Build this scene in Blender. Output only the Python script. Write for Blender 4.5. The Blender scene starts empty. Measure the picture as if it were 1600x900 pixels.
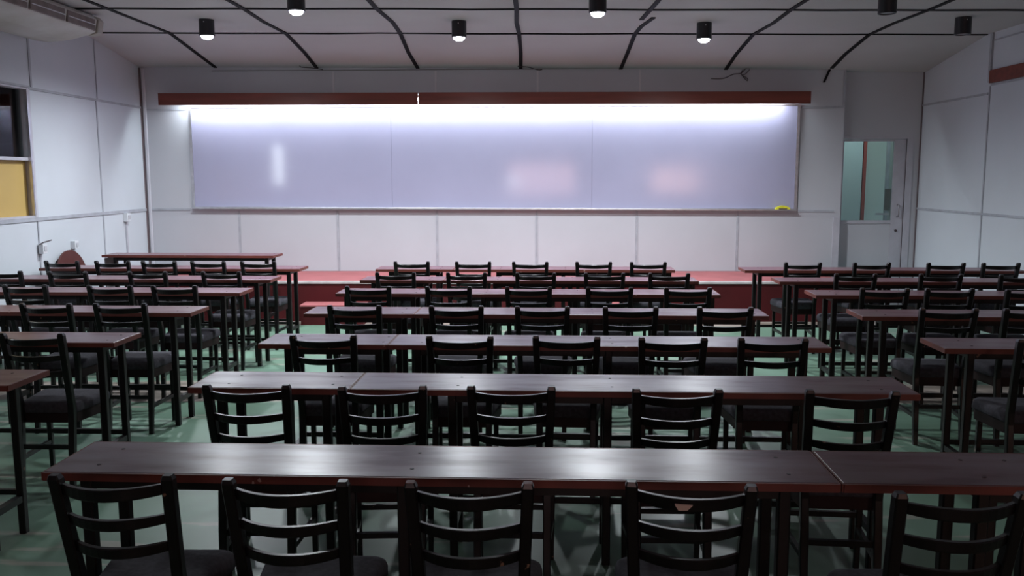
import bpy, bmesh, math, random
from mathutils import Vector, Matrix

# ------------------------------------------------------------------ camera, world, exposure, lights
SC = bpy.context.scene
COL = SC.collection
PHI = math.atan(-0.024)                       # the rows of desks stand a little askew to the front wall
cam_d = bpy.data.cameras.new('camera'); cam = bpy.data.objects.new('camera', cam_d); COL.objects.link(cam)
R = Vector((0.99966986, 0.02556421, -0.00257859)); U = Vector((-0.000716923, 0.128071433, 0.991764687)); D = Vector((-0.02568392, 0.99143541, -0.12804748))
cam.matrix_world = Matrix(((R.x, U.x, -D.x, 0), (R.y, U.y, -D.y, 0), (R.z, U.z, -D.z, 1.6128), (0, 0, 0, 1)))
cam_d.sensor_width = 36; cam_d.lens = 36*1361.08/1600; cam_d.clip_start = .05
SC.camera = cam
SC.view_settings.view_transform = 'Standard'; SC.view_settings.look = 'None'
SC.view_settings.gamma = 1; SC.view_settings.use_curve_mapping = False
SC.view_settings.exposure = 1.27
W = bpy.data.worlds.new('world'); SC.world = W; W.use_nodes = True
W.node_tree.nodes['Background'].inputs[0].default_value = (.5, .6, .8, 1)
W.node_tree.nodes['Background'].inputs[1].default_value = .3
SPOT_W = 132.0      # one ceiling downlight
TUBE_W = 4.8      # one tube behind the pelmet
TUBE_E = 6.0       # glow of its glass
DOOR_W = 4.5      # lamp in the room behind the door
WIN_E = 2.2        # glow of the added windows that the whiteboard reflects
BACK_W = 30.0

# ------------------------------------------------------------------ materials
def mat(name, col, rough=.5, metal=0., noise=0., scale=6., col2=None, bump=0., emit=None, es=1., spec=.5, stretch=(1,1,1), rough2=None, coord='Object', coat=0, detail=5):
    m = bpy.data.materials.new(name); m.use_nodes = True
    nt = m.node_tree; b = nt.nodes['Principled BSDF']
    b.inputs['Base Color'].default_value = (*col, 1); b.inputs['Roughness'].default_value = rough
    b.inputs['Metallic'].default_value = metal; b.inputs['Specular IOR Level'].default_value = spec
    b.inputs['Coat Weight'].default_value = coat
    if emit: b.inputs['Emission Color'].default_value = (*emit, 1); b.inputs['Emission Strength'].default_value = es
    if noise or col2 or bump or rough2 is not None:
        tc = nt.nodes.new('ShaderNodeTexCoord'); mp = nt.nodes.new('ShaderNodeMapping'); mp.inputs['Scale'].default_value = stretch
        n = nt.nodes.new('ShaderNodeTexNoise'); n.inputs['Scale'].default_value = scale; n.inputs['Detail'].default_value = detail
        nt.links.new(tc.outputs[coord], mp.inputs[0]); nt.links.new(mp.outputs[0], n.inputs[0])
        c2 = col2 if col2 else tuple(max(0, c*(1-noise)) for c in col)
        cr = nt.nodes.new('ShaderNodeValToRGB'); cr.color_ramp.elements[0].position = .35; cr.color_ramp.elements[1].position = .68
        cr.color_ramp.elements[0].color = (*c2, 1); cr.color_ramp.elements[1].color = (*col, 1)
        nt.links.new(n.outputs[0], cr.inputs[0]); nt.links.new(cr.outputs[0], b.inputs['Base Color'])
        if rough2 is not None:
            mr = nt.nodes.new('ShaderNodeMapRange'); mr.inputs[1].default_value = .3; mr.inputs[2].default_value = .7
            mr.interpolation_type = 'SMOOTHSTEP'; mr.inputs[3].default_value = rough; mr.inputs[4].default_value = rough2
            nt.links.new(n.outputs[0], mr.inputs[0]); nt.links.new(mr.outputs[0], b.inputs['Roughness'])
        if bump:
            bp = nt.nodes.new('ShaderNodeBump'); bp.inputs['Strength'].default_value = bump; bp.inputs['Distance'].default_value = .01
            nt.links.new(n.outputs[0], bp.inputs['Height']); nt.links.new(bp.outputs[0], b.inputs['Normal'])
    return m

def wear(m, amount, col, scale=40, spread=.02):
    """chips and scuffs of their own shape over the base colour"""
    nt = m.node_tree; b = nt.nodes['Principled BSDF']
    inp = b.inputs['Base Color']
    tc = nt.nodes.new('ShaderNodeTexCoord'); n = nt.nodes.new('ShaderNodeTexNoise'); n.inputs['Scale'].default_value = scale; n.inputs['Detail'].default_value = 3
    oi = nt.nodes.new('ShaderNodeObjectInfo'); ad = nt.nodes.new('ShaderNodeVectorMath'); ad.operation = 'ADD'
    nt.links.new(tc.outputs['Object'], ad.inputs[0]); nt.links.new(oi.outputs['Random'], ad.inputs[1]); nt.links.new(ad.outputs[0], n.inputs[0])
    mr = nt.nodes.new('ShaderNodeMapRange'); mr.inputs[1].default_value = amount; mr.inputs[2].default_value = amount+spread
    mx = nt.nodes.new('ShaderNodeMix'); mx.data_type = 'RGBA'; mx.inputs['B'].default_value = (*col, 1)
    if inp.links: nt.links.new(inp.links[0].from_socket, mx.inputs['A'])
    else: mx.inputs['A'].default_value = inp.default_value[:]
    nt.links.new(n.outputs[0], mr.inputs[0]); nt.links.new(mr.outputs[0], mx.inputs['Factor']); nt.links.new(mx.outputs['Result'], inp)
    return m

M = {}
M['wall'] = mat('wall_laminate', (.55,.59,.64), .42, noise=.06, scale=1.3)
M['wallf'] = mat('front_wall_laminate', (.50,.515,.56), .45, noise=.08, scale=1.1)
M['ceil'] = mat('ceiling_board', (.50,.50,.51), .7, noise=.10, scale=.9)
M['batten'] = mat('grey_batten', (.40,.42,.47), .5, noise=.2, scale=9)
M['black'] = mat('black_strip', (.006,.006,.008), .7, spec=.2)
M['board'] = mat('whiteboard_surface', (.35,.345,.48), .085, noise=.05, scale=1.5, rough2=.12)
M['alu'] = mat('aluminium', (.62,.62,.66), .32, metal=.85, noise=.2, scale=14)
M['alud'] = mat('painted_aluminium', (.50,.50,.56), .45, metal=.05, noise=.12, scale=8)
M['pelmet'] = mat('red_brown_wood', (.20,.046,.032), .38, noise=.3, scale=5, stretch=(.3,3,3))
M['pelwhite'] = mat('white_inner_board', (.75,.75,.75), .7)
M['top'] = mat('maroon_table_laminate', (.140,.068,.086), .29, col2=(.105,.048,.060), scale=2.2, rough2=.31, stretch=(1,2.6,1), detail=3)
def patchy_gloss(m, lo, hi):
    nt = m.node_tree; b = nt.nodes['Principled BSDF']; tc = nt.nodes.new('ShaderNodeTexCoord'); mp = nt.nodes.new('ShaderNodeMapping'); mp.inputs['Scale'].default_value = (1, 4, 1)
    oi = nt.nodes.new('ShaderNodeObjectInfo'); nt.links.new(oi.outputs['Random'], mp.inputs['Location'])
    n = nt.nodes.new('ShaderNodeTexNoise'); n.inputs['Scale'].default_value = 3.2; n.inputs['Detail'].default_value = 4
    mr = nt.nodes.new('ShaderNodeMapRange'); mr.inputs[1].default_value = .36; mr.inputs[2].default_value = .62; mr.inputs[3].default_value = lo; mr.inputs[4].default_value = hi
    nt.links.new(tc.outputs['Object'], mp.inputs[0]); nt.links.new(mp.outputs[0], n.inputs[0]); nt.links.new(n.outputs[0], mr.inputs[0]); nt.links.new(mr.outputs[0], b.inputs['Specular IOR Level'])
patchy_gloss(M['top'], .22, .95)
M['edge'] = wear(mat('red_brown_lipping', (.16,.038,.028), .5, noise=.35, scale=7, stretch=(.5,1,1)), .72, (.45,.30,.25), 18)
M['frame'] = wear(mat('black_brown_frame', (.0045,.0035,.004), .45, spec=.4, noise=.4, scale=12), .73, (.14,.09,.06), 22)
M['chair'] = wear(mat('black_stained_wood', (.006,.005,.006), .33, spec=.5, noise=.4, scale=14), .72, (.20,.13,.09), 26)
M['fabric'] = mat('charcoal_seat_fabric', (.072,.070,.084), .9, spec=.2, noise=.3, scale=60, bump=.15)
M['seatside'] = mat('dark_red_brown_rail', (.020,.007,.008), .5, spec=.3, noise=.3, scale=9)
M['stage_top'] = mat('red_carpet_top', (.30,.085,.090), .85, noise=.18, scale=4)
M['stage_face'] = mat('dark_red_face', (.062,.005,.007), .6, spec=.25, noise=.25, scale=3)
M['nosing'] = mat('pale_nosing', (.50,.46,.46), .5, noise=.3, scale=7)
M['glass'] = None
M['dark'] = mat('dark_void', (.015,.016,.02), .6)
M['yellow'] = mat('yellow_board', (.52,.36,.12), .6, noise=.10, scale=2)
M['plastic'] = mat('white_plastic', (.62,.64,.68), .4)
M['acbody'] = mat('aged_offwhite_plastic', (.55,.55,.55), .5, col2=(.42,.41,.38), scale=2.5)
M['acgrille'] = mat('brown_grey_grille', (.20,.16,.155), .55, noise=.3, scale=9)
M['lampbody'] = mat('black_lamp_can', (.010,.010,.016), .35)
M['lens_on'] = mat('lit_lens', (1,1,1), .3, emit=(.86,.88,1), es=14)
M['lens_off'] = mat('unlit_lens', (.35,.35,.38), .25)
M['tube'] = mat('lit_tube', (1,1,1), .4, emit=(.86,.94,1), es=TUBE_E)
M['teal'] = mat('pale_teal_wall', (.50,.62,.64), .7, noise=.05, scale=2)
M['mint'] = mat('pale_mint_wall', (.62,.72,.68), .7)
M['redpost'] = mat('red_painted_post', (.30,.06,.05), .5)
M['duster'] = mat('yellow_felt', (.75,.72,.04), .8, noise=.2, scale=30)
M['backwall'] = mat('rear_wall_paint', (.45,.44,.46), .7, noise=.1, scale=1)
M['warm'] = mat('warm_added_glow', (.2,.1,.08), .5, emit=(1,.56,.44), es=WIN_E*1.4)  # added glow, there for the whiteboard's reflections
M['rosy'] = mat('rosy_added_glow', (.2,.1,.08), .5, emit=(1,.60,.58), es=WIN_E*1.1)
M['cool'] = mat('cool_added_glow', (.2,.2,.25), .5, emit=(.85,.93,1), es=WIN_E*2.6)
M['disc'] = mat('red_brown_disc', (.085,.018,.015), .5, noise=.25, scale=5)
M['cable'] = mat('dark_wire', (.05,.035,.04), .5)
M['pane_patch'] = mat('grey_green_sheet', (.30,.38,.36), .6)
g = bpy.data.materials.new('clear_glass'); g.use_nodes = True; nt = g.node_tree; nt.nodes.clear()
o_ = nt.nodes.new('ShaderNodeOutputMaterial'); mx = nt.nodes.new('ShaderNodeMixShader'); tr = nt.nodes.new('ShaderNodeBsdfTransparent'); gl = nt.nodes.new('ShaderNodeBsdfGlossy'); fr = nt.nodes.new('ShaderNodeFresnel')
tr.inputs[0].default_value = (.88,.93,.92,1); gl.inputs['Roughness'].default_value = .03; fr.inputs[0].default_value = 1.5
nt.links.new(fr.outputs[0], mx.inputs[0]); nt.links.new(tr.outputs[0], mx.inputs[1]); nt.links.new(gl.outputs[0], mx.inputs[2]); nt.links.new(mx.outputs[0], o_.inputs[0])
M['glass'] = g

# floor: green floor paint, worn to bare tan cement along two bands and in patches
def floor_mat():
    m = bpy.data.materials.new('green_painted_cement'); m.use_nodes = True; nt = m.node_tree; b = nt.nodes['Principled BSDF']
    L = nt.links.new; N = nt.nodes.new
    tc = N('ShaderNodeTexCoord'); sp = N('ShaderNodeSeparateXYZ'); L(tc.outputs['Object'], sp.inputs[0])
    n1 = N('ShaderNodeTexNoise'); n1.inputs['Scale'].default_value = 1.6; n1.inputs['Detail'].default_value = 6; L(tc.outputs['Object'], n1.inputs[0])
    mp = N('ShaderNodeMapping'); mp.inputs['Scale'].default_value = (1, 7, 1); L(tc.outputs['Object'], mp.inputs[0])
    n2 = N('ShaderNodeTexNoise'); n2.inputs['Scale'].default_value = 1.2; n2.inputs['Detail'].default_value = 5; L(mp.outputs[0], n2.inputs[0])
    cr = N('ShaderNodeValToRGB'); e = cr.color_ramp.elements
    e[0].position = .30; e[0].color = (.095,.165,.115,1); e[1].position = .70; e[1].color = (.132,.228,.172,1)
    L(n1.outputs[0], cr.inputs[0])
    def band(c, hw):
        a = N('ShaderNodeMath'); a.operation = 'SUBTRACT'; a.inputs[1].default_value = c; L(sp.outputs[1], a.inputs[0])
        a2 = N('ShaderNodeMath'); a2.operation = 'ABSOLUTE'; L(a.outputs[0], a2.inputs[0])
        a3 = N('ShaderNodeMath'); a3.operation = 'MULTIPLY_ADD'; a3.inputs[1].default_value = .18; L(n1.outputs[0], a3.inputs[0]); L(a2.outputs[0], a3.inputs[2])
        r = N('ShaderNodeMapRange'); r.inputs[1].default_value = hw+.07; r.inputs[2].default_value = hw+.10; r.inputs[3].default_value = 1; r.inputs[4].default_value = 0
        L(a3.outputs[0], r.inputs[0]); return r.outputs[0]
    b1 = band(6.38, .30); b2 = band(9.50, .20)
    mxx = N('ShaderNodeMath'); mxx.operation = 'MAXIMUM'; L(b1, mxx.inputs[0]); L(b2, mxx.inputs[1])
    r3 = N('ShaderNodeMapRange'); r3.inputs[1].default_value = .60; r3.inputs[2].default_value = .66; r3.inputs[4].default_value = .55; L(n2.outputs[0], r3.inputs[0])
    m2 = N('ShaderNodeMath'); m2.operation = 'MAXIMUM'; L(mxx.outputs[0], m2.inputs[0]); L(r3.outputs[0], m2.inputs[1])
    cr2 = N('ShaderNodeValToRGB'); e = cr2.color_ramp.elements; e[0].position = .35; e[0].color = (.17,.15,.12,1); e[1].position = .65; e[1].color = (.33,.28,.25,1); L(n2.outputs[0], cr2.inputs[0])
    mx = N('ShaderNodeMix'); mx.data_type = 'RGBA'; L(m2.outputs[0], mx.inputs['Factor']); L(cr.outputs[0], mx.inputs['A']); L(cr2.outputs[0], mx.inputs['B'])
    L(mx.outputs['Result'], b.inputs['Base Color'])
    rr = N('ShaderNodeMapRange'); rr.inputs[1].default_value = .3; rr.inputs[2].default_value = .7; rr.inputs[3].default_value = .34; rr.inputs[4].default_value = .52; L(n1.outputs[0], rr.inputs[0]); L(rr.outputs[0], b.inputs['Roughness'])
    bp = N('ShaderNodeBump'); bp.inputs['Strength'].default_value = .12; bp.inputs['Distance'].default_value = .01; L(n2.outputs[0], bp.inputs['Height']); L(bp.outputs[0], b.inputs['Normal'])
    return m
M['floor'] = floor_mat()

# ------------------------------------------------------------------ helpers
def box(bm, c, s, rot=None):
    r = bmesh.ops.create_cube(bm, size=1)
    mtx = Matrix.Translation(c) @ (rot if rot else Matrix.Identity(4)) @ Matrix.Diagonal((*s, 1))
    bmesh.ops.transform(bm, matrix=mtx, verts=r['verts']); return r['verts']
def bx(bm, x0, x1, y0, y1, z0, z1): return box(bm, ((x0+x1)/2, (y0+y1)/2, (z0+z1)/2), (x1-x0, y1-y0, z1-z0))
def loft(bm, secs, close=True):
    """secs: list of rings of equal point count"""
    rings = [[bm.verts.new(p) for p in s] for s in secs]
    for a, b in zip(rings, rings[1:]):
        n = len(a)
        for i in range(n): bm.faces.new((a[i], a[(i+1) % n], b[(i+1) % n], b[i]))
    if close: bm.faces.new(rings[0][::-1]); bm.faces.new(rings[-1])
def post(bm, pts, w, d):
    """square-section post with rounded corners through pts (vertical-ish)"""
    secs = []
    for (x, y, z, k) in pts:
        a, b = w*k/2, d*k/2; c = .25
        secs.append([(x-a, y-b+b*c, z), (x-a+a*c, y-b, z), (x+a-a*c, y-b, z), (x+a, y-b+b*c, z), (x+a, y+b-b*c, z), (x+a-a*c, y+b, z), (x-a+a*c, y+b, z), (x-a, y+b-b*c, z)])
    loft(bm, secs)
def tube(bm, pts, r, n=8):
    secs = []
    for i, p in enumerate(pts):
        p = Vector(p); t = (Vector(pts[min(i+1, len(pts)-1)])-Vector(pts[max(i-1, 0)])).normalized()
        a = t.cross(Vector((0, 0, 1)) if abs(t.z) < .9 else Vector((1, 0, 0))).normalized(); b = t.cross(a)
        secs.append([p+a*r*math.cos(2*math.pi*k/n)+b*r*math.sin(2*math.pi*k/n) for k in range(n)])
    loft(bm, secs)
def cyl(bm, c, r, h, n=24, r2=None, rot=None):
    q = bmesh.ops.create_cone(bm, cap_ends=True, segments=n, radius1=r, radius2=r if r2 is None else r2, depth=h)
    bmesh.ops.transform(bm, matrix=Matrix.Translation(c) @ (rot if rot else Matrix.Identity(4)), verts=q['verts'])
def obj(name, bm, m, parent=None, bevel=0, smooth=False, loc=None):
    bmesh.ops.recalc_face_normals(bm, faces=bm.faces)
    if bevel: bmesh.ops.bevel(bm, geom=list(bm.edges), offset=bevel, segments=2, affect='EDGES', profile=.5)
    me = bpy.data.meshes.new(name); bm.to_mesh(me); bm.free(); me.materials.append(m)
    if smooth:
        for p in me.polygons: p.use_smooth = True
    o = bpy.data.objects.new(name, me); COL.objects.link(o)
    if parent: o.parent = parent
    if loc: o.location = loc
    return o
def B(): return bmesh.new()
def bobj(name, m, parent, *a, bevel=0):
    bm = B(); bx(bm, *a); return obj(name, bm, m, parent, bevel)
def tag(o, label, cat, group=None):
    o['label'] = label; o['category'] = cat
    if group: o['group'] = group
    return o
def thing(name, label, cat, loc=(0,0,0), rz=0, group=None):
    o = bpy.data.objects.new(name, None); o.empty_display_size = .1; COL.objects.link(o); o.location = loc; o.rotation_euler = (0, 0, rz)
    return tag(o, label, cat, group)
def struct(o): o['kind'] = 'structure'; return o
TN = [0]
def trim(bm, m, bevel=0):
    TN[0] += 1; return struct(obj('trim_%d' % TN[0], bm, m, None, bevel))
def dup(root, loc, rz, label):
    r = root.copy(); COL.objects.link(r); r.location = loc; r.rotation_euler = (0, 0, rz); r['label'] = label
    for ch in list(root.children):
        c = ch.copy(); COL.objects.link(c); c.parent = r
        for gch in list(ch.children):
            d = gch.copy(); COL.objects.link(d); d.parent = c
    return r

# ------------------------------------------------------------------ room shell
XL, XR, YF, YB = -4.786, 4.67, 10.68, -3.2
YD = 10.80                                   # the door bay lies a little behind the front wall
def cz(x, y):                                # underside of the ceiling: level, then dropping to the front wall
    if y < 9.36: return 3.085-.009*x
    t = (y-9.36)/(YF-9.36); return (3.085-.009*x)*(1-t)+(2.883-.0095*x)*t
bm = B(); bx(bm, XL-.15, XR+.15, YB-.15, 12.8, -.1, 0); struct(obj('floor', bm, M['floor']))
# ceiling with its sloped front bay
bm = B()
prof = [(YB-.1, 0), (9.36, 0), (10.95, 0)]
def cpt(x, y, up=0):
    z = cz(x, min(y, YF)); return (x, y, z+up)
secs = [[cpt(x, YB-.1), cpt(x, 9.36), cpt(x, YF), (x, 10.95, cz(x, YF)-.03), (x, 10.95, 3.35), (x, YB-.1, 3.35)] for x in (XL-.1, XR+.1)]
loft(bm, secs); struct(obj('ceiling', bm, M['ceil']))
# left wall with its window opening
WY0, WY1, WZ0, WZ1 = 5.75, 8.29, 1.225, 2.44
bm = B(); bx(bm, XL-.12, XL, YB, WY0, 0, 3.2); bx(bm, XL-.12, XL, WY1, YF+.15, 0, 3.2); bx(bm, XL-.12, XL, WY0, WY1, 0, WZ0); bx(bm, XL-.12, XL, WY0, WY1, WZ1, 3.2)
struct(obj('wall_left', bm, M['wall']))
bm = B(); bx(bm, XR, XR+.12, YB, YD+.1, 0, 3.2); struct(obj('wall_right', bm, M['wall']))
bm = B(); bx(bm, XL-.12, 3.70, YF, YF+.12, 0, 3.0); struct(obj('wall_front', bm, M['wallf']))
DX0, DX1, DZ = 3.72, 4.585, 2.075
bm = B(); bx(bm, 3.60, XR+.12, YD, YD+.12, DZ, 3.0); bx(bm, 3.60, DX0, YD, YD+.12, 0, DZ); bx(bm, DX1, XR+.12, YD, YD+.12, 0, DZ); struct(obj('wall_door_bay', bm, M['wallf']))
# rear wall, behind the camera, with glowing windows added only for the whiteboard to mirror
RW = [(-.75, 1.15, 1.08, 1.98, 'rosy'), (3.20, 4.60, 1.12, 1.86, 'warm')]
bm = B()
xs = [XL-.12, -.75, 1.15, 3.20, 4.60, XR+.12]
for i in range(5):
    if i in (1, 3):
        w = RW[0 if i == 1 else 1]; bx(bm, xs[i], xs[i+1], YB-.12, YB, 0, w[2]); bx(bm, xs[i], xs[i+1], YB-.12, YB, w[3], 3.2)
    else: bx(bm, xs[i], xs[i+1], YB-.12, YB, 0, 3.2)
struct(obj('wall_back', bm, M['backwall']))
for i, w in enumerate(RW):
    bm = B(); t_ = .04
    bx(bm, w[0], w[1], YB-.06, YB+.01, w[2], w[2]+t_); bx(bm, w[0], w[1], YB-.06, YB+.01, w[3]-t_, w[3])
    bx(bm, w[0], w[0]+t_, YB-.06, YB+.01, w[2]+t_, w[3]-t_); bx(bm, w[1]-t_, w[1], YB-.06, YB+.01, w[2]+t_, w[3]-t_)
    wo = struct(obj('window_%d' % (i+2), bm, M['alud']))  # unseen window added for its reflection in the whiteboard
    if i == 0: bobj('added_glow_pane', M['cool'], wo, w[0]+t_+.02, w[0]+t_+.25, YB-.029, YB-.02, 1.30, 1.56)  # small glowing pane added as a white spot for the whiteboard to reflect
    bobj('pane', M[w[4]], wo, w[0]+t_, w[1]-t_, YB-.05, YB-.03, w[2]+t_, w[3]-t_)

# left window: upper pane backed by a sheet painted dark for the dark room behind, lower half boarded in yellow
bm = B()
bx(bm, XL-.09, XL+.012, WY1-.045, WY1, WZ0, WZ1); bx(bm, XL-.09, XL+.012, WY0, WY0+.04, WZ0, WZ1)
bx(bm, XL-.09, XL+.010, WY0+.04, WY1-.045, WZ1-.012, WZ1); bx(bm, XL-.09, XL+.010, WY0+.04, WY1-.045, WZ0, WZ0+.02)
bx(bm, XL-.09, XL-.005, WY0+.04, WY1-.045, 1.765, 1.795)
bx(bm, XL-.09, XL+.004, 6.55, 6.60, WZ0+.02, WZ1-.012)
win = struct(obj('window_1', bm, M['alud']))
bobj('edge_strip', M['alu'], win, XL-.004, XL+.020, WY1-.068, WY1-.047, WZ0+.02, WZ1-.012)
bobj('yellow_panel', M['yellow'], win, XL-.07, XL-.055, WY0+.04, WY1-.045, WZ0+.02, 1.765)
bobj('upper_pane', M['glass'], win, XL-.07, XL-.062, WY0+.04, WY1-.045, 1.795, WZ1-.012)
bobj('dark_backing', mat('dark_room_sheet', (.035,.038,.055), .6, noise=.4, scale=2), win, XL-.118, XL-.10, WY0+.04, WY1-.045, 1.795, WZ1-.012)
# glowing window added out of view on the left wall for the whiteboard to mirror
bm = B(); bx(bm, XL, XL+.03, 4.72, 5.42, 1.42, 2.22); w4 = struct(obj('window_4', bm, M['alud'])); bobj('pane', M['cool'], w4, XL+.03, XL+.034, 4.76, 5.38, 1.46, 2.18)

# ---- wall battens (raised cover strips)
def vs_left(y, z0, z1, w=.022): bm = B(); bx(bm, XL, XL+.008, y-w/2, y+w/2, z0, z1); trim(bm, M['batten'])
def hs_left(y0, y1, z, w=.024, z1=None): bm = B(); bx(bm, XL, XL+.010, y0, y1, z-w/2, z+w/2); trim(bm, M['batten'])
vs_left(9.57, 0, 2.43); vs_left(9.60, 2.457, cz(XL, 9.6), .018); vs_left(8.335, 2.457, cz(XL, 8.33), .03); vs_left(8.285, 0, 1.19, .022)
hs_left(WY1+.0, YF-.03, 2.443); hs_left(4.5, YF-.03, 1.207, .034); hs_left(WY0-.2, WY1, 2.456, .02)
for y in (9.24,): bm = B(); bx(bm, XR-.009, XR, y-.011, y+.011, 0, 2.505); trim(bm, M['batten'])
bm = B(); bx(bm, XR-.02, XR, 9.225, 9.265, 2.545, cz(XR, 9.2)); trim(bm, M['batten'])
bm = B(); bx(bm, XR-.010, XR, 9.266, YD-.001, 2.425, 2.447); trim(bm, M['batten'])
bm = B(); bx(bm, XR-.010, XR, 4.0, 9.22, 2.510, 2.530); trim(bm, M['batten'])
bm = B(); bx(bm, XR-.010, XR, 4.0, YD-.001, 1.190, 1.214); trim(bm, M['batten'])
bm = B(); bx(bm, XR-.008, XR, 4.0, 9.22, 2.955, 2.970); trim(bm, M['batten'])
for y in (8.02, 6.80): bm = B(); bx(bm, XR-.009, XR, y-.011, y+.011, 0, 1.19); trim(bm, M['batten'])
# front wall battens
for i in range(6):
    x = -3.64+1.222*i; bm = B(); bx(bm, x-.013, x+.013, YF-.008, YF, .445 if i else .445, 1.190); trim(bm, M['batten'])
for x in (-2.425, -1.187, .037, 1.261): bm = B(); bx(bm, x-.011, x+.011, YF-.006, YF, 2.60, 2.86); trim(bm, mat('painted_light_leak', (.58,.57,.60), .35))  # light leaking at the wall joints, put in as pale strips
bm = B(); bx(bm, XL+.07, -4.24, YF-.010, YF, 2.408, 2.430); trim(bm, M['batten'])
bm = B(); bx(bm, 3.19, 3.69, YF-.010, YF, 2.400, 2.424); trim(bm, M['batten'])
bm = B(); bx(bm, XL+.07, -4.24, YF-.010, YF, 1.196, 1.222); trim(bm, M['batten'])
bm = B(); bx(bm, 3.19, 3.62, YF-.010, YF, 1.166, 1.190); trim(bm, M['batten'])
bm = B(); bx(bm, 3.672, 3.700, YF-.012, YF-.0005, 2.424, 2.83); trim(bm, M['batten'])
bm = B(); bx(bm, 3.62, 3.700, YF-.010, YF-.0005, 0, 1.10); trim(bm, M['alud'])
# corner covers
bm = B(); bx(bm, XL, XL+.012, YF-.03, YF, 0, 2.915); trim(bm, M['seatside'] if False else mat('brown_corner_joint', (.16,.12,.13), .6))
bm = B(); bx(bm, XL+.030, XL+.064, YF-.022, YF, .0, 2.905); trim(bm, mat('white_conduit', (.60,.60,.66), .4), .004)
bm = B(); bx(bm, XR-.012, XR, YD-.016, YD, 0, 2.83); trim(bm, mat('brown_corner_joint_right', (.14,.11,.12), .6))

# ---- ceiling cover strips: hand-laid black strips with slightly wandering lines
def strip(pts, w=.042):
    bm = B(); secs = []
    for i, (x, y) in enumerate(pts):
        a = Vector(pts[max(i-1, 0)]); b = Vector(pts[min(i+1, len(pts)-1)]); t = (b-a).normalized(); n = Vector((-t.y, t.x))*w/2
        z = cz(x, y); h = .010
        secs.append([(x-n.x, y-n.y, z+.003), (x+n.x, y+n.y, z+.003), (x+n.x, y+n.y, z-h), (x-n.x, y-n.y, z-h)])
    loft(bm, secs); return trim(bm, M['black'])
for k, x in enumerate((-3.85, -2.622, -1.40, -.165, 1.04, 2.275)):
    d = [0, .02, -.02, .01, .03, -.02][k]
    if k == 4:
        strip([(x-.012, YF-.005), (x, 10.0), (x+.005, 9.36), (x+.015, 8.9), (x+.07, 8.42)]); strip([(x-.03, 8.52), (x, 7.7), (x+.02, 6.0), (x, 3.0)])
    else: strip([(x, YF-.005), (x+d, 10.05), (x+d*.3, 9.37), (x-d, 8.7), (x+d*.5, 8.0), (x, 6.7), (x+d, 5.0), (x, 3.0)])
strip([(3.50, 10.60), (3.46, 10.05), (3.46, 9.36), (3.44, 8.7), (3.47, 8.0), (3.46, 6.7), (3.47, 5.0), (3.46, 3.0)])
bm = B(); loft(bm, [[(3.49, YF-.004, 2.862), (3.52, YF-.004, 2.862), (3.52, YF-.014, 2.862), (3.49, YF-.014, 2.862)], [(3.545-.12, YF-.004, 2.70), (3.57-.12, YF-.004, 2.70), (3.57-.12, YF-.014, 2.70), (3.545-.12, YF-.014, 2.70)]]); trim(bm, M['black'])
random.seed(5)
def wander(y, x0=XL+.01, x1=XR-.01, a=.018, slope=0):
    n = 18; return [(x0+(x1-x0)*i/n, y+slope*(x0+(x1-x0)*i/n)+random.uniform(-a, a)) for i in range(n+1)]
strip(wander(9.36), .034); strip(wander(8.02), .036)
for y in (6.7, 5.4, 4.1): strip(wander(y), .03)
# dark joint line between ceiling and front wall
bm = B(); bx(bm, -3.9, 3.4, YF-.006, YF, 2.872, 2.879)
trim(bm, mat('dark_joint', (.16,.15,.15), .8))

# ------------------------------------------------------------------ stage and steps
def stage():
    t = thing('stage', 'long low red stage platform along the wall below the whiteboard', 'stage', (0, 0, 0))
    x0, x1, y0, h = -4.42, 3.42, 9.58, .445
    bm = B(); bx(bm, x0, x1, y0, YF-.001, 0, h-.02); obj('body', bm, M['stage_face'], t)
    bm = B(); bx(bm, x0, x1, y0+.045, YF-.001, h-.019, h); obj('top', bm, M['stage_top'], t)
    bm = B(); bx(bm, x0, x1, y0-.012, y0+.044, h-.024, h+.003); o = obj('nosing', bm, M['nosing'], t, .003); o['label'] = 'pale grey nosing strip'
stage()
def step(x0, x1, lab):
    t = thing('step', lab, 'step', ((x0+x1)/2, 9.45, 0), 0, 'steps up to the stage'); w = (x1-x0)/2
    bm = B(); bx(bm, -w, w, -.14, .126, 0, .20); obj('body', bm, M['stage_face'], t)
    bm = B(); bx(bm, -w-.008, w+.008, -.15, .126, .2005, .222); obj('tread', bm, M['stage_top'], t, .004)
step(-2.545, -1.86, 'low red step against the stage, left of the middle desks')
step(.60, 1.20, 'low red step against the stage, behind the middle desks')

# ------------------------------------------------------------------ whiteboard, pelmet and tubes
t = thing('whiteboard', 'very long glossy lilac-white whiteboard with aluminium tray on the front wall', 'whiteboard', (0, 0, 0))
x0, x1 = -4.20, 3.165; zb0, zb1 = 1.222, 1.186   # hangs a touch lower at its right end
def zbot(x): return zb0+(zb1-zb0)*(x-x0)/(x1-x0)
edges = [x0+.03, -1.735, .695, x1-.03]
for a, b in zip(edges, edges[1:]):
    bm = B(); loft(bm, [[(x, YF-.03, zbot(x)+.02), (x, YF-.001, zbot(x)+.02), (x, YF-.001, 2.425), (x, YF-.03, 2.425)] for x in (a+.001, b-.001)]); obj('board_panel', bm, M['board'], t)
bm = B()
bx(bm, x0, x0+.03, YF-.036, YF-.001, zb0, 2.43); bx(bm, x1-.03, x1, YF-.036, YF-.001, zb1, 2.43); bx(bm, x0, x1, YF-.036, YF-.001, 2.43, 2.448)
o = obj('frame', bm, M['alu'], t)
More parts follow.
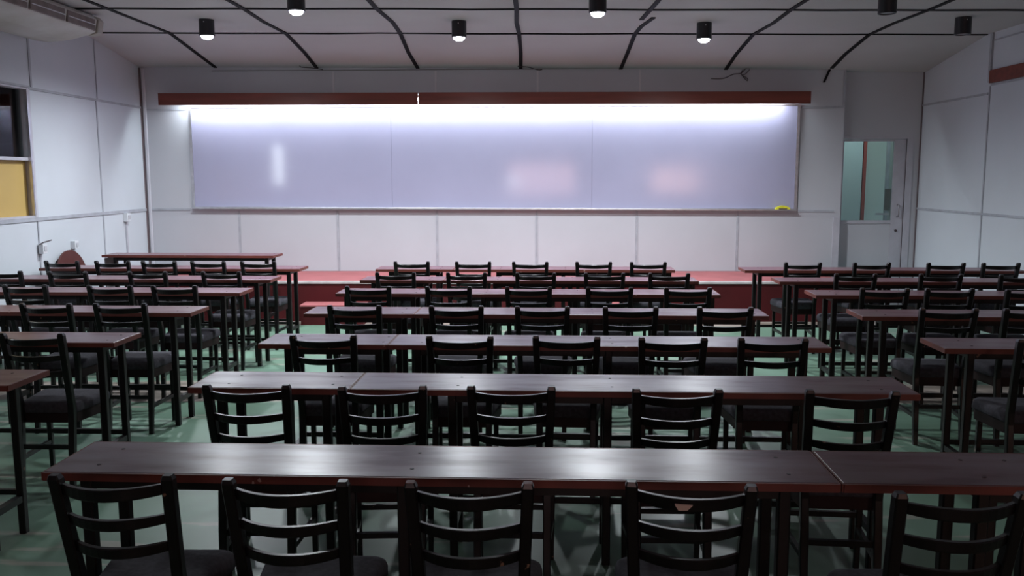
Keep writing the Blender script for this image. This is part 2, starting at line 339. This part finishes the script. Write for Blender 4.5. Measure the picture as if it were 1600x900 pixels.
bm = B(); loft(bm, [[(x, YF-.085, zbot(x)+.012), (x, YF-.085, zbot(x)-.004), (x, YF-.001, zbot(x)-.018), (x, YF-.001, zbot(x)+.019), (x, YF-.036, zbot(x)+.019), (x, YF-.040, zbot(x)), (x, YF-.080, zbot(x)), (x, YF-.081, zbot(x)+.012)] for x in (x0, x1)])
obj('pen_tray', bm, M['alu'], t)

PY, PZ0, PZ1 = 10.48, 2.455, 2.595
def pelmet(xa, xb, lab, gapend):
    dz = lambda x: -.016*(x-xa0)/(xb0-xa0)
    t = thing('pelmet', lab, 'pelmet', (0, 0, 0), 0, 'wooden light pelmets over the whiteboard')
    bm = B(); loft(bm, [[(x, PY-.018, PZ0+dz(x)), (x, PY, PZ0+dz(x)), (x, PY, PZ1+dz(x)), (x, PY-.018, PZ1+dz(x))] for x in (xa, xb)]); obj('front_board', bm, M['pelmet'], t)
    bm = B(); loft(bm, [[(x, PY+.001, PZ1-.012+dz(x)), (x, YF-.001, PZ1-.012+dz(x)), (x, YF-.001, PZ1+dz(x)), (x, PY+.001, PZ1+dz(x))] for x in (xa, xb)]); obj('top_board', bm, M['pelwhite'], t)
xa0, xb0 = -4.48, 3.23
pelmet(-4.48, -1.380, 'red-brown wooden pelmet board left of the gap above the whiteboard', 1)
pelmet(-1.368, 3.23, 'red-brown wooden pelmet board right of the gap above the whiteboard', 0)
tl = None
for i in range(6):
    x = -3.70+1.215*i
    lab = 'lit fluorescent tube behind the pelmet, %s from the left' % ('leftmost' if i == 0 else ['', 'second', 'third', 'fourth', 'fifth', 'sixth'][i])
    if i == 0: lab = 'lit fluorescent tube behind the pelmet, leftmost of the row'
    if tl is None:
        tl = thing('tube_light', lab, 'light', (x, 10.517, 2.512), 0, 'tubes behind the pelmet')
        bm = B(); bx(bm, -.60, .60, -.018, .018, .022, .048); obj('batten', bm, M['plastic'], tl)
        bm = B(); cyl(bm, (0, 0, 0), .013, 1.17, 12, rot=Matrix.Rotation(math.pi/2, 4, 'Y')); obj('tube', bm, M['tube'], tl, smooth=True)
        bm = B()
        for s in (-1, 1): bx(bm, s*.592-.008, s*.592+.008, -.012, .012, -.014, .022)
        obj('end_cap', bm, M['plastic'], tl)
    else: dup(tl, (x, 10.517, 2.512), 0, lab)
    ld = bpy.data.lights.new('tube_glow', 'AREA'); ld.shape = 'RECTANGLE'; ld.size = 1.2; ld.size_y = .03; ld.energy = TUBE_W; ld.color = (.84, .94, 1)
    lo = bpy.data.objects.new('tube_glow', ld); COL.objects.link(lo); lo.location = (x, 10.519, 2.497)
    lo.rotation_euler = (math.radians(5), 0, 0)

# duster on the tray
t = thing('duster', 'small bright yellow felt duster lying on the right end of the tray', 'duster', (2.99, YF-.063, zbot(2.99)+.0125))
bm = B()
secs = []
for i in range(13):
    a = i/12; x = -.085+.17*a; h = .012+.034*math.sin(math.pi*(.08+.84*a))
    secs.append([(x, -.018, 0), (x, .018, 0), (x, .018, h), (x, -.018, h)])
loft(bm, secs); obj('felt_pad', bm, M['duster'], t, smooth=False)
bm = B(); bx(bm, -.05, .05, -.021, -.0185, .002, .014); obj('grip', bm, M['cable'], t)

# ------------------------------------------------------------------ door in its bay and the room behind
bm = B()
bx(bm, DX0, DX0+.02, YD+.0, YD+.10, 0, DZ); bx(bm, DX1-.075, DX1, YD-.012, YD+.10, 0, DZ); bx(bm, DX0, DX1, YD-.008, YD+.10, DZ-.035, DZ)
struct(obj('trim_90', bm, M['alud']))
dy0, dy1 = YD+.012, YD+.05
bm = B()
bx(bm, 3.742, 3.762, dy0, dy1, .01, 2.036); bx(bm, 4.365, 4.508, dy0, dy1, .01, 2.036)
bx(bm, 3.762, 4.365, dy0, dy1, 1.015, 1.055); bx(bm, 3.762, 4.365, dy0, dy1, .01, .12); bx(bm, 3.762, 4.365, dy0, dy1, 2.012, 2.036)
dr = struct(obj('door_1', bm, M['alud'], None, .003))
bobj('lower_panel', M['wallf'], dr, 3.762, 4.365, dy0+.012, dy1-.01, .12, 1.015)
bobj('door_pane', M['glass'], dr, 3.762, 4.365, dy0+.016, dy0+.022, 1.055, 2.012)
bm = B(); tube(bm, [(4.44, dy0, 1.10), (4.44, dy0-.045, 1.11), (4.44, dy0-.05, 1.17), (4.44, dy0-.045, 1.235), (4.44, dy0, 1.245)], .011); obj('handle', bm, M['alu'], dr, smooth=True)
bm = B(); cyl(bm, (4.43, dy0-.006, .93), .016, .012, 16, rot=Matrix.Rotation(math.pi/2, 4, 'X')); obj('lock', bm, M['cable'], dr)
bobj('door_gap_seal', M['cable'], dr, 4.509, 4.5095+.004, YD+.001, YD+.03, .01, 2.036)
bobj('push_bar', M['alu'], dr, 4.19, 4.36, dy0+.03, dy0+.036, 1.12, 1.145)
# room behind
bm = B(); bx(bm, 2.9, 6.4, 12.7, 12.8, 0, 3.0); struct(obj('wall_back_room', bm, M['mint']))
bm = B(); bx(bm, 2.9, 4.52, 12.25, 12.34, 0, 3.0); struct(obj('wall_partition', bm, M['teal']))
bm = B(); bx(bm, 4.530, 4.572, 12.24, 12.36, 0, 3.0); struct(obj('trim_91', bm, M['redpost']))
bm = B(); bx(bm, 2.8, 2.9, YF+.13, 12.8, 0, 3.0); struct(obj('wall_side_room', bm, M['mint']))
bm = B(); bx(bm, 6.4, 6.5, YD-.0, 12.8, 0, 3.0); struct(obj('wall_far_room', bm, M['mint']))
bm = B(); bx(bm, 4.78, 6.5, YD+.0, YD+.12, 0, 3.0); struct(obj('wall_near_room', bm, M['mint']))
bm = B(); bx(bm, 2.8, 6.5, 10.96, 12.8, 3.0, 3.1); struct(obj('ceiling_room', bm, M['mint']))
bm = B(); bx(bm, 4.72, 4.755, 11.9, 11.95, 0, 3.0); bx(bm, 4.82, 4.85, 11.9, 11.95, 0, 3.0); struct(obj('trim_92', bm, M['batten']))
bm = B(); bx(bm, 4.755, 4.82, 11.91, 11.94, 0, 3.0); struct(obj('trim_93', bm, mat('grey_green_frame', (.36,.40,.38), .5)))
bm = B(); bx(bm, 4.285, 4.360, dy0+.0225, dy0+.0235, 1.17, 1.44)
tag(obj('sheet', bm, M['pane_patch']), 'small grey-green notice on the door glass by the handle', 'sheet')  # flat stand-in for a shape showing at the pane
ld = bpy.data.lights.new('back_room_light', 'AREA'); ld.size = .6; ld.energy = DOOR_W; ld.color = (.9, 1, 1); lo = bpy.data.objects.new('back_room_light', ld); COL.objects.link(lo); lo.location = (4.4, 11.6, 2.95)

# brown beam on the right wall
bm = B(); bx(bm, XR-.03, XR, 4.2, 9.222, 2.535, 2.665)
tag(obj('wooden_beam', bm, M['pelmet'], None, .003), 'red-brown wooden board fixed high along the right wall', 'board')

# ------------------------------------------------------------------ ceiling downlights
def lamp(x, y, on, lab, proto={}):
    z = cz(x, y)
    if on not in proto:
        t = thing('ceiling_downlight', lab, 'ceiling light', (x, y, z), 0, 'black cylinder downlights on the ceiling')
        bm = B(); n = 32
        ring = lambda r, zz: [(r*math.cos(2*math.pi*k/n), r*math.sin(2*math.pi*k/n), zz) for k in range(n)]
        loft(bm, [ring(.070, 0), ring(.072, -.004), ring(.072, -.15), ring(.070, -.155), ring(.062, -.155), ring(.058, -.142)]); obj('housing', bm, M['lampbody'], t, smooth=False)
        bm = B()
        if on: loft(bm, [ring(.0575, -.143), ring(.056, -.158), ring(.049, -.172), ring(.03, -.183), ring(.004, -.187)])
        else: loft(bm, [ring(.0575, -.143), ring(.05, -.149), ring(.004, -.149)])
        o = obj('lens', bm, M['lens_on'] if on else M['lens_off'], t, smooth=True); o['label'] = 'glowing white lens' if on else 'unlit grey lens'
        bm = B(); cyl(bm, (.0, -.0725, -.03), .005, .004, 10, rot=Matrix.Rotation(math.pi/2, 4, 'X')); obj('screw', bm, M['alu'], t)
        proto[on] = t
    else: dup(proto[on], (x, y, z), 0, lab)
    if on:
        ld = bpy.data.lights.new('downlight_beam', 'SPOT'); ld.energy = SPOT_W; ld.color = (.90, .95, 1); ld.spot_size = math.radians(164); ld.spot_blend = .8; ld.shadow_soft_size = .055
        lo = bpy.data.objects.new('downlight_beam', ld); COL.objects.link(lo); lo.location = (x, y, z-.197)
lamp(-3.17, 8.60, True, 'lit black cylinder ceiling light, leftmost in the row nearer the whiteboard')
lamp(-.73, 8.65, True, 'lit black cylinder ceiling light in the row nearer the whiteboard, second from left')
lamp(1.64, 8.72, True, 'lit black cylinder ceiling light in the row nearer the whiteboard, third from left')
lamp(3.96, 8.40, False, 'unlit black cylinder ceiling light close to the right wall')
lamp(-1.945, 7.30, True, 'lit black cylinder ceiling light cut by the frame, left of centre')
lamp(.515, 7.36, True, 'lit black cylinder ceiling light cut by the frame, right of centre')
lamp(2.855, 7.36, False, 'unlit black cylinder ceiling light cut by the frame at upper right')

# ------------------------------------------------------------------ air conditioner
t = thing('air_conditioner', 'long off-white air conditioner under the ceiling at upper left', 'air conditioner', (0, 0, 0))
bm = B(); sec = [(-4.13, 3.11), (-4.09, 3.07), (-4.11, 2.955), (-4.17, 2.93), (-4.35, 2.885), (-4.55, 2.865), (-4.70, 2.885), (-4.784, 2.93), (-4.784, 3.11)]
loft(bm, [[(x, y, z) for x, z in sec] for y in (6.55, 8.30)] ); obj('body', bm, M['acbody'], t, .008)
bm = B(); sec2 = [(-4.11, 3.10), (-4.075, 3.06), (-4.095, 2.945), (-4.18, 2.922), (-4.20, 3.10)]
loft(bm, [[(x, y, z) for x, z in sec2] for y in (8.301, 8.40)]); obj('end_cap', bm, mat('aged_beige_plastic', (.36,.34,.31), .5), t, .008)
bm = B(); y = 6.65
for y0_, y1_ in ((6.62, 7.16), (7.20, 7.73), (7.77, 8.26)):
    bx(bm, -4.11, -4.088, y0_, y1_, 2.962, 3.064)
obj('air_outlet', bm, M['acgrille'], t, .004)
for y0_, y1_ in ((6.62, 7.16), (7.20, 7.73), (7.77, 8.26)):
    bm = B(); bx(bm, -4.087, -4.078, y0_+.01, y1_-.01, 3.008, 3.015); obj('louvre', bm, M['plastic'], t)

# ------------------------------------------------------------------ small fittings
def wallbox(name, lab, cat, y, z0, z1, w, cable=None):
    t = thing(name, lab, cat, (XL, y, z0)); h = z1-z0
    bm = B(); bx(bm, .0005, .05, -w/2, w/2, 0, h); obj('box', bm, M['plastic'], t, .004)
    bm = B(); bx(bm, .0505, .055, -w/2+.015, w/2-.015, h*.25, h*.75); obj('face_plate', bm, mat('grey_plastic', (.45,.46,.50), .4), t)
    return t
a = wallbox('switch_box', 'white switch box on a conduit near the front left corner', 'switch box', 10.09, 1.09, 1.19, .085)
bm = B(); bx(bm, .0005, .02, -.012, .012, -1.08, -.0005); obj('conduit', bm, M['alud'], a, .002)
b_ = wallbox('switch_box', 'white switch box with a black cable looped over it, under the window', 'switch box', 8.285, .875, .972, .075)
for ch in b_.children: ch.location.x += .009
bm = B(); tube(bm, [(.03, -.05, .09), (.055, -.03, .108), (.05, .02, .112), (.06, .07, .118), (.05, .13, .122)], .006); obj('cable', bm, M['cable'], b_)
wallbox('wall_socket', 'small white wall socket above the round red-brown disc', 'socket', 8.89, .872, .955, .075)
# loose wires at the ceiling joint
def wire(pts, lab):
    bm = B(); P = [Vector(p) for p in pts]; out = []
    for i in range(len(P)-1):
        p0, p1, p2, p3 = P[max(i-1, 0)], P[i], P[i+1], P[min(i+2, len(P)-1)]
        for k in range(6):
            s = k/6; out.append(.5*((2*p1)+(-p0+p2)*s+(2*p0-5*p1+4*p2-p3)*s*s+(-p0+3*p1-3*p2+p3)*s**3))
    out.append(P[-1]); tube(bm, out, .005, 6); tag(obj('loose_wire', bm, M['cable'], smooth=True), lab, 'wire', 'loose wires at the ceiling edge')
wire([(2.10, 10.66, 2.752), (2.246, 10.66, 2.752), (2.36, 10.66, 2.800), (2.45, 10.65, 2.81), (2.508, 10.64, 2.865), (2.55, 10.65, 2.855), (2.50, 10.65, 2.80), (2.47, 10.66, 2.786), (2.527, 10.66, 2.726), (2.53, 10.66, 2.75), (2.457, 10.66, 2.80), (2.47, 10.64, 2.85)], 'dark looped wire dangling from the ceiling edge above the whiteboard, right side')
wire([(-.20, 10.55, 2.893), (-.08, 10.58, 2.888), (.036, 10.63, 2.862), (.09, 10.66, 2.868)], 'thin wire poking out at the middle of the ceiling edge')
wire([(-2.78, 10.50, 2.91), (-2.76, 10.52, 2.935-.04), (-2.64, 10.60, 2.893), (-2.54, 10.64, 2.880)], 'thin wire poking out at the left of the ceiling edge')
# round disc against the left wall
t = thing('round_disc', 'round red-brown wooden disc standing against the left wall', 'disc', (XL, 8.70, 0))
bm = B(); cyl(bm, (.085, 0, .59), .285, .022, 48, rot=Matrix.Rotation(math.radians(90-6), 4, 'Y')); obj('disc', bm, M['disc'], t, .003)
bm = B()
for s in (-1, 1): post(bm, [(.13, s*.16, 0, 1), (.100, s*.10, .42, 1)], .03, .03)
obj('stand', bm, M['frame'], t)

# ------------------------------------------------------------------ desks
CY = {1: 2.13, 2: 3.14, 3: 4.165, 4: 5.15, 5: 6.065, 6: 6.96, 7: 7.86}
CH = {  # row: block -> list of (x, dy, turn in degrees)
 1: {'m': [(-1.110, .02, 2), (-.641, 0, 0), (-.166, 0, 1), (.398, .02, -4), (1.050, -.02, 2)]},
 2: {'m': [(-1.080, 0, 2), (-.565, 0, 5), (-.086, .02, 0), (.524, 0, 1), (1.152, 0, -3)]},
 3: {'l': [(-2.513, .0, 1)], 'm': [(-1.038, 0, 2), (-.364, 0, 0), (.156, .02, -2), (.668, 0, 0), (1.144, 0, -2)], 'r': [(2.449, 0, -2)]},
 4: {'l': [(-3.016, .02, 0), (-2.551, .03, 2)], 'm': [(-1.087, 0, 0), (-.469, 0, 1), (.048, 0, 0), (.572, 0, -1), (1.129, 0, 0)], 'r': [(2.421, 0, -2), (2.897, 0, 0)]},
 5: {'l': [(-3.695, .02, 0), (-3.055, 0, 1), (-2.582, .0, 2)], 'm': [(-1.179, 0, 0), (-.606, 0, -1), (-.041, 0, 1), (.525, 0, 0), (1.069, 0, 0)], 'r': [(2.412, 0, -2), (2.849, 0, 0), (3.370, -.03, 1)]},
 6: {'l': [(-4.425, .03, 0), (-3.855, 0, 1), (-3.190, .02, 0), (-2.575, .03, 1)], 'm': [(-1.125, 0, 1), (-.548, 0, 0), (.010, 0, -1), (.562, 0, 0), (1.075, 0, 0)], 'r': [(2.537, 0, -1), (3.194, 0, -2), (3.790, -.03, 0)]},
 7: {'l': [(-4.402, 0, 0), (-3.920, 0, 1), (-3.479, 0, 0), (-3.015, 0, -1), (-2.541, -.01, 1)], 'm': [(-1.120, 0, 0), (-.557, 0, 1), (-.038, 0, 0), (.535, 0, -1), (1.025, 0, 0)], 'r': [(2.397, 0, 0), (3.001, 0, 1), (3.646, 0, -1), (4.120, 0, 0)]},
}
def clear(x0, want, row, lo, hi):
    """slide a leg frame sideways until no chair of the row stands in its way"""
    xs = [c[0] for b in CH.get(row, {}).values() for c in b]
    for k in range(0, 60):
        for sg in (1, -1):
            v = want+sg*k*.01
            if lo <= v <= hi and all(abs(x0+v-x) > .218 for x in xs): return v
    return want
def desk_legset(x, d, root, zt):
    for y in (.045, d-.045):
        bm = B(); post(bm, [(x, y, 0, .92), (x, y, zt-.022, 1)], .036, .036); obj('leg', bm, M['frame'], root)
    bm = B(); bx(bm, x-.014, x+.014, .063, d-.063, .15, .18); obj('side_stretcher', bm, M['frame'], root)
def make_desk(L, lab, loc, h=.75, d=.30, sets=None, row=0, grp='long narrow desks in rows'):
    t = thing('desk', lab, 'desk', loc, PHI, grp)
    bm = B(); bx(bm, 0, L, .006, d-.006, h-.018, h); obj('tabletop', bm, M['top'], t, .002)
    bm = B(); bx(bm, 0, L, -.003, .0055, h-.025, h-.001); bx(bm, 0, L, d-.0055, d+.003, h-.025, h-.001); bx(bm, -.0055, -.0005, 0, d, h-.025, h-.001); bx(bm, L+.0005, L+.0055, 0, d, h-.025, h-.001)
    o = obj('edge_lipping', bm, M['edge'], t); o['label'] = 'red-brown edge lipping'
    sets = sets or ((.14, L-.14) if L < 1 else (.14, L/2, L-.14))
    sets = [clear(loc[0], v, row, .03, L-.03) for v in sets]
    bm = B(); a, b = sets[0]-.018, sets[-1]+.018
    for y in (.045, d-.045): bx(bm, a, b, y-.012, y+.012, h-.060, h-.022)
    for x in sets: bx(bm, x-.012, x+.012, .057, d-.057, h-.056, h-.022)
    obj('apron', bm, M['frame'], t)
    for x in sets: desk_legset(x, d, t, h)
    bm = B(); bx(bm, sets[0]+.015, sets[-1]-.015, d-.054, d-.036, .181, .205); obj('long_stretcher', bm, M['frame'], t)
    for x in sets:
        for y in (.075, d-.075):
            bm = B(); cyl(bm, (x+.02, y, h+.0006), .006, .0012, 10); obj('screw', bm, M['cable'], t)
    return t
ROWY = {1: 2.404, 2: 3.441, 3: 4.376, 4: 5.376, 5: 6.329, 6: 7.151, 7: 8.003}
ML = {1: -1.447, 2: -1.424, 3: -1.429, 4: -1.455, 5: -1.470, 6: -1.452, 7: -1.475}
MR = {2: 1.524, 3: 1.489, 4: 1.444, 5: 1.347, 6: 1.343, 7: 1.284}
LR = {2: -2.197, 3: -2.203, 4: -2.195, 5: -2.202, 6: -2.218, 7: -2.204}
RL = {2: 2.09, 3: 2.054, 4: 2.016, 5: 2.037, 6: 2.005, 7: 1.927}
ORD = {7: 'nearest the stage', 6: 'second from the stage', 5: 'third from the stage', 4: 'fourth from the stage', 3: 'fifth from the stage', 2: 'sixth from the stage', 1: 'nearest the camera'}
def P(x, y): return (x, y-.024*x, 0)
for r in range(7, 0, -1):
    y = ROWY[r]
    if r == 1:
        make_desk(2.305, 'long maroon-topped desk in the foreground, nearest the camera', P(ML[1], y), row=r)
        make_desk(.67, 'short maroon-topped desk at the right end of the foreground row', P(.872, y), row=r)
    else:
        s = -.755
        make_desk(s-.007-ML[r], 'short maroon-topped desk at the left end of the middle row %s' % ORD[r], P(ML[r], y), row=r)
        make_desk(MR[r]-s-.007, 'long maroon-topped desk in the middle block, row %s' % ORD[r], P(s+.007, y), row=r)
        make_desk(2.50, 'long maroon-topped desk in the left block, row %s' % ORD[r], P(LR[r]-2.50, y), row=r)
        make_desk(2.50, 'long maroon-topped desk in the right block, row %s' % ORD[r], P(RL[r], y), row=r)
bd = make_desk(1.82, 'narrow maroon-topped table with a grey side panel, against the stage at far left', (-4.515, 8.955, 0), .80, .30, (.12, 1.74), 'tables by the stage')
bd.rotation_euler.z = math.atan(-.04)
bm = B(); bx(bm, .012, .022, .02, .28, .30, .765); obj('side_panel', bm, mat('grey_side_panel', (.17,.16,.17), .6), bd)

# ------------------------------------------------------------------ chairs
def make_chair(lab):
    t = thing('ladder_back_chair', lab, 'chair', (0, 0, 0), 0, 'ladder-back chairs at the desks')
    H = .838
    def py(z): return .085-.085*(z-.43)/(H-.43) if z > .43 else .085-.045*(1-z/.43)     # lean of the back posts
    def px(z): return .134+.016*(z-.43)/(H-.43) if z > .43 else .134
    for s in (-1, 1):
        bm = B(); zs = (0, .22, .40, .46, .55, .65, .75, H-.012, H)
        post(bm, [(s*px(z), py(z), z, (.82 if z == 0 else .72 if z == H else 1)) for z in zs], .032, .034); obj('back_post', bm, M['chair'], t)
    def slat(z, h):
        bm = B(); secs = []
        n = 12
        for i in range(n+1):
            u = -1+2*i/n; x = u*(px(z)-.012); bow = .058*(1-u*u); hh = h*(1+.18*(1-u*u))/2; y = py(z)-bow+.004
            th = .008; l = .085/.41
            secs.append([(x, y-th-l*hh, z+hh-.003), (x, y-th+.003-l*hh, z+hh), (x, y+th-l*hh, z+hh), (x, y+th+l*hh, z-hh), (x, y-th+l*hh, z-hh), (x, y-th+.001, z-hh+.004)][:6])
        loft(bm, secs); return obj('back_slat', bm, M['chair'], t, smooth=False)
    slat(.796, .029); slat(.708, .026); slat(.624, .026)
    for s in (-1, 1):
        bm = B(); post(bm, [(s*.150, .360, 0, .8), (s*.152, .360, .349, 1)], .027, .027); obj('leg', bm, M['chair'], t)
    # seat: padded trapezoid
    bm = B(); secs = []
    out = []
    y0, y1, wr, wf = .090, .398, .152, .188
    n = 5
    def corner(cx, cy, r, a0): return [(cx+r*math.cos(a0+math.pi/2*k/n), cy+r*math.sin(a0+math.pi/2*k/n)) for k in range(n+1)]
    base = corner(wf-.035, y1-.035, .035, 0)+corner(-wf+.035, y1-.035, .035, math.pi/2)+corner(-wr+.02, y0+.02, .02, math.pi)+corner(wr-.02, y0+.02, .02, math.pi*1.5)
    cx, cy = 0, (y0+y1)/2
    for z, k in ((.402, .97), (.410, 1.0), (.436, 1.0), (.451, .975), (.459, .92), (.463, .80), (.464, .4)):
        secs.append([(cx+(x-cx)*k, cy+(y-cy)*k, z) for x, y in base])
    loft(bm, secs); obj('seat', bm, M['fabric'], t, smooth=True)
    bm = B(); k = .955
    loft(bm, [[(cx+(x-cx)*k, cy+(y-cy)*k, z) for x, y in base] for z in (.350, .401)]); obj('seat_rail', bm, M['seatside'], t)
    for z, (a, b) in ((.23, ((-.150, .360), (.150, .360))), (.23, ((-.134, .066), (.134, .066)))):
        bm = B(); bx(bm, a[0]+.012, b[0]-.012, a[1]-.009, a[1]+.009, z-.011, z+.011); obj('stretcher', bm, M['chair'], t)
    for s in (-1, 1):
        bm = B(); loft(bm, [[(s*.134-.009, .075, .159), (s*.134+.009, .075, .159), (s*.134+.009, .075, .181), (s*.134-.009, .075, .181)], [(s*.151-.009,   .350, .159), (s*.151+.009,   .350, .159), (s*.151+.009,   .350, .181), (s*.151-.009,   .350, .181)]]); obj('stretcher', bm, M['chair'], t)
    return t
NUM = ['leftmost', 'second from left', 'third from left', 'fourth from left', 'fifth from left']
BL = {'l': 'left', 'm': 'middle', 'r': 'right'}
ROWN = {7: 'row nearest the stage', 6: 'second row from the stage', 5: 'third row from the stage', 4: 'fourth row from the stage', 3: 'fifth row from the stage', 2: 'sixth row from the stage'}
FRONT = ['black ladder-back chair in the foreground row, leftmost of five', 'black ladder-back chair in the foreground row, second from left',
         'black ladder-back chair in the foreground row with pinkish worn post tops, third from left',
         'black ladder-back chair with a pale chip on its top slat, foreground row', 'black ladder-back chair in the foreground row, cut off at the right edge']
proto = None
for r in range(1, 8):
    for blk in 'lmr':
        lst = CH[r].get(blk, [])
        for i, (x, dy, rot) in enumerate(lst):
            if r == 1: lab = FRONT[i]
            elif len(lst) == 1: lab = 'black ladder-back chair, only one visible in the %s block\'s %s' % (BL[blk], ROWN[r])
            else: lab = 'black ladder-back chair, %s in the %s block\'s %s' % (NUM[i], BL[blk], ROWN[r])
            loc = (x, CY[r]-.024*x+dy, 0); rz = PHI+math.radians(rot)
            if proto is None: proto = make_chair(lab); proto.location = loc; proto.rotation_euler = (0, 0, rz); c = proto
            else: c = dup(proto, loc, rz, lab)
            if r == 1 and i == 3: chipped = c
            if r == 1 and i == 2: worn = c
# the pale chip on one top slat and the worn caps of another chair
bm = B(); loft(bm, [[(-.026, -.002, .007), (-.016, .002, -.012), (-.0155, .006, -.012), (-.0255, .004, .007)], [(.018, -.002, .006), (.006, .002, -.011), (.0065, .006, -.011), (.0185, .004, .006)]])
o = obj('chip', bm, mat('bare_wood_chip', (.60,.50,.44), .7), chipped); o.location = (-.018, -.0575, .795); o.rotation_euler = (math.radians(12), 0, 0); o['label'] = 'pale bare-wood chip'
for s in (-1, 1):
    bm = B(); post(bm, [(s*.150, -.001, .8382, .72), (s*.150, -.001, .8392, .66)], .032, .034); o = obj('worn_cap', bm, mat('worn_pink_wood', (.22,.12,.11), .6), worn); o['label'] = 'pinkish worn post top'
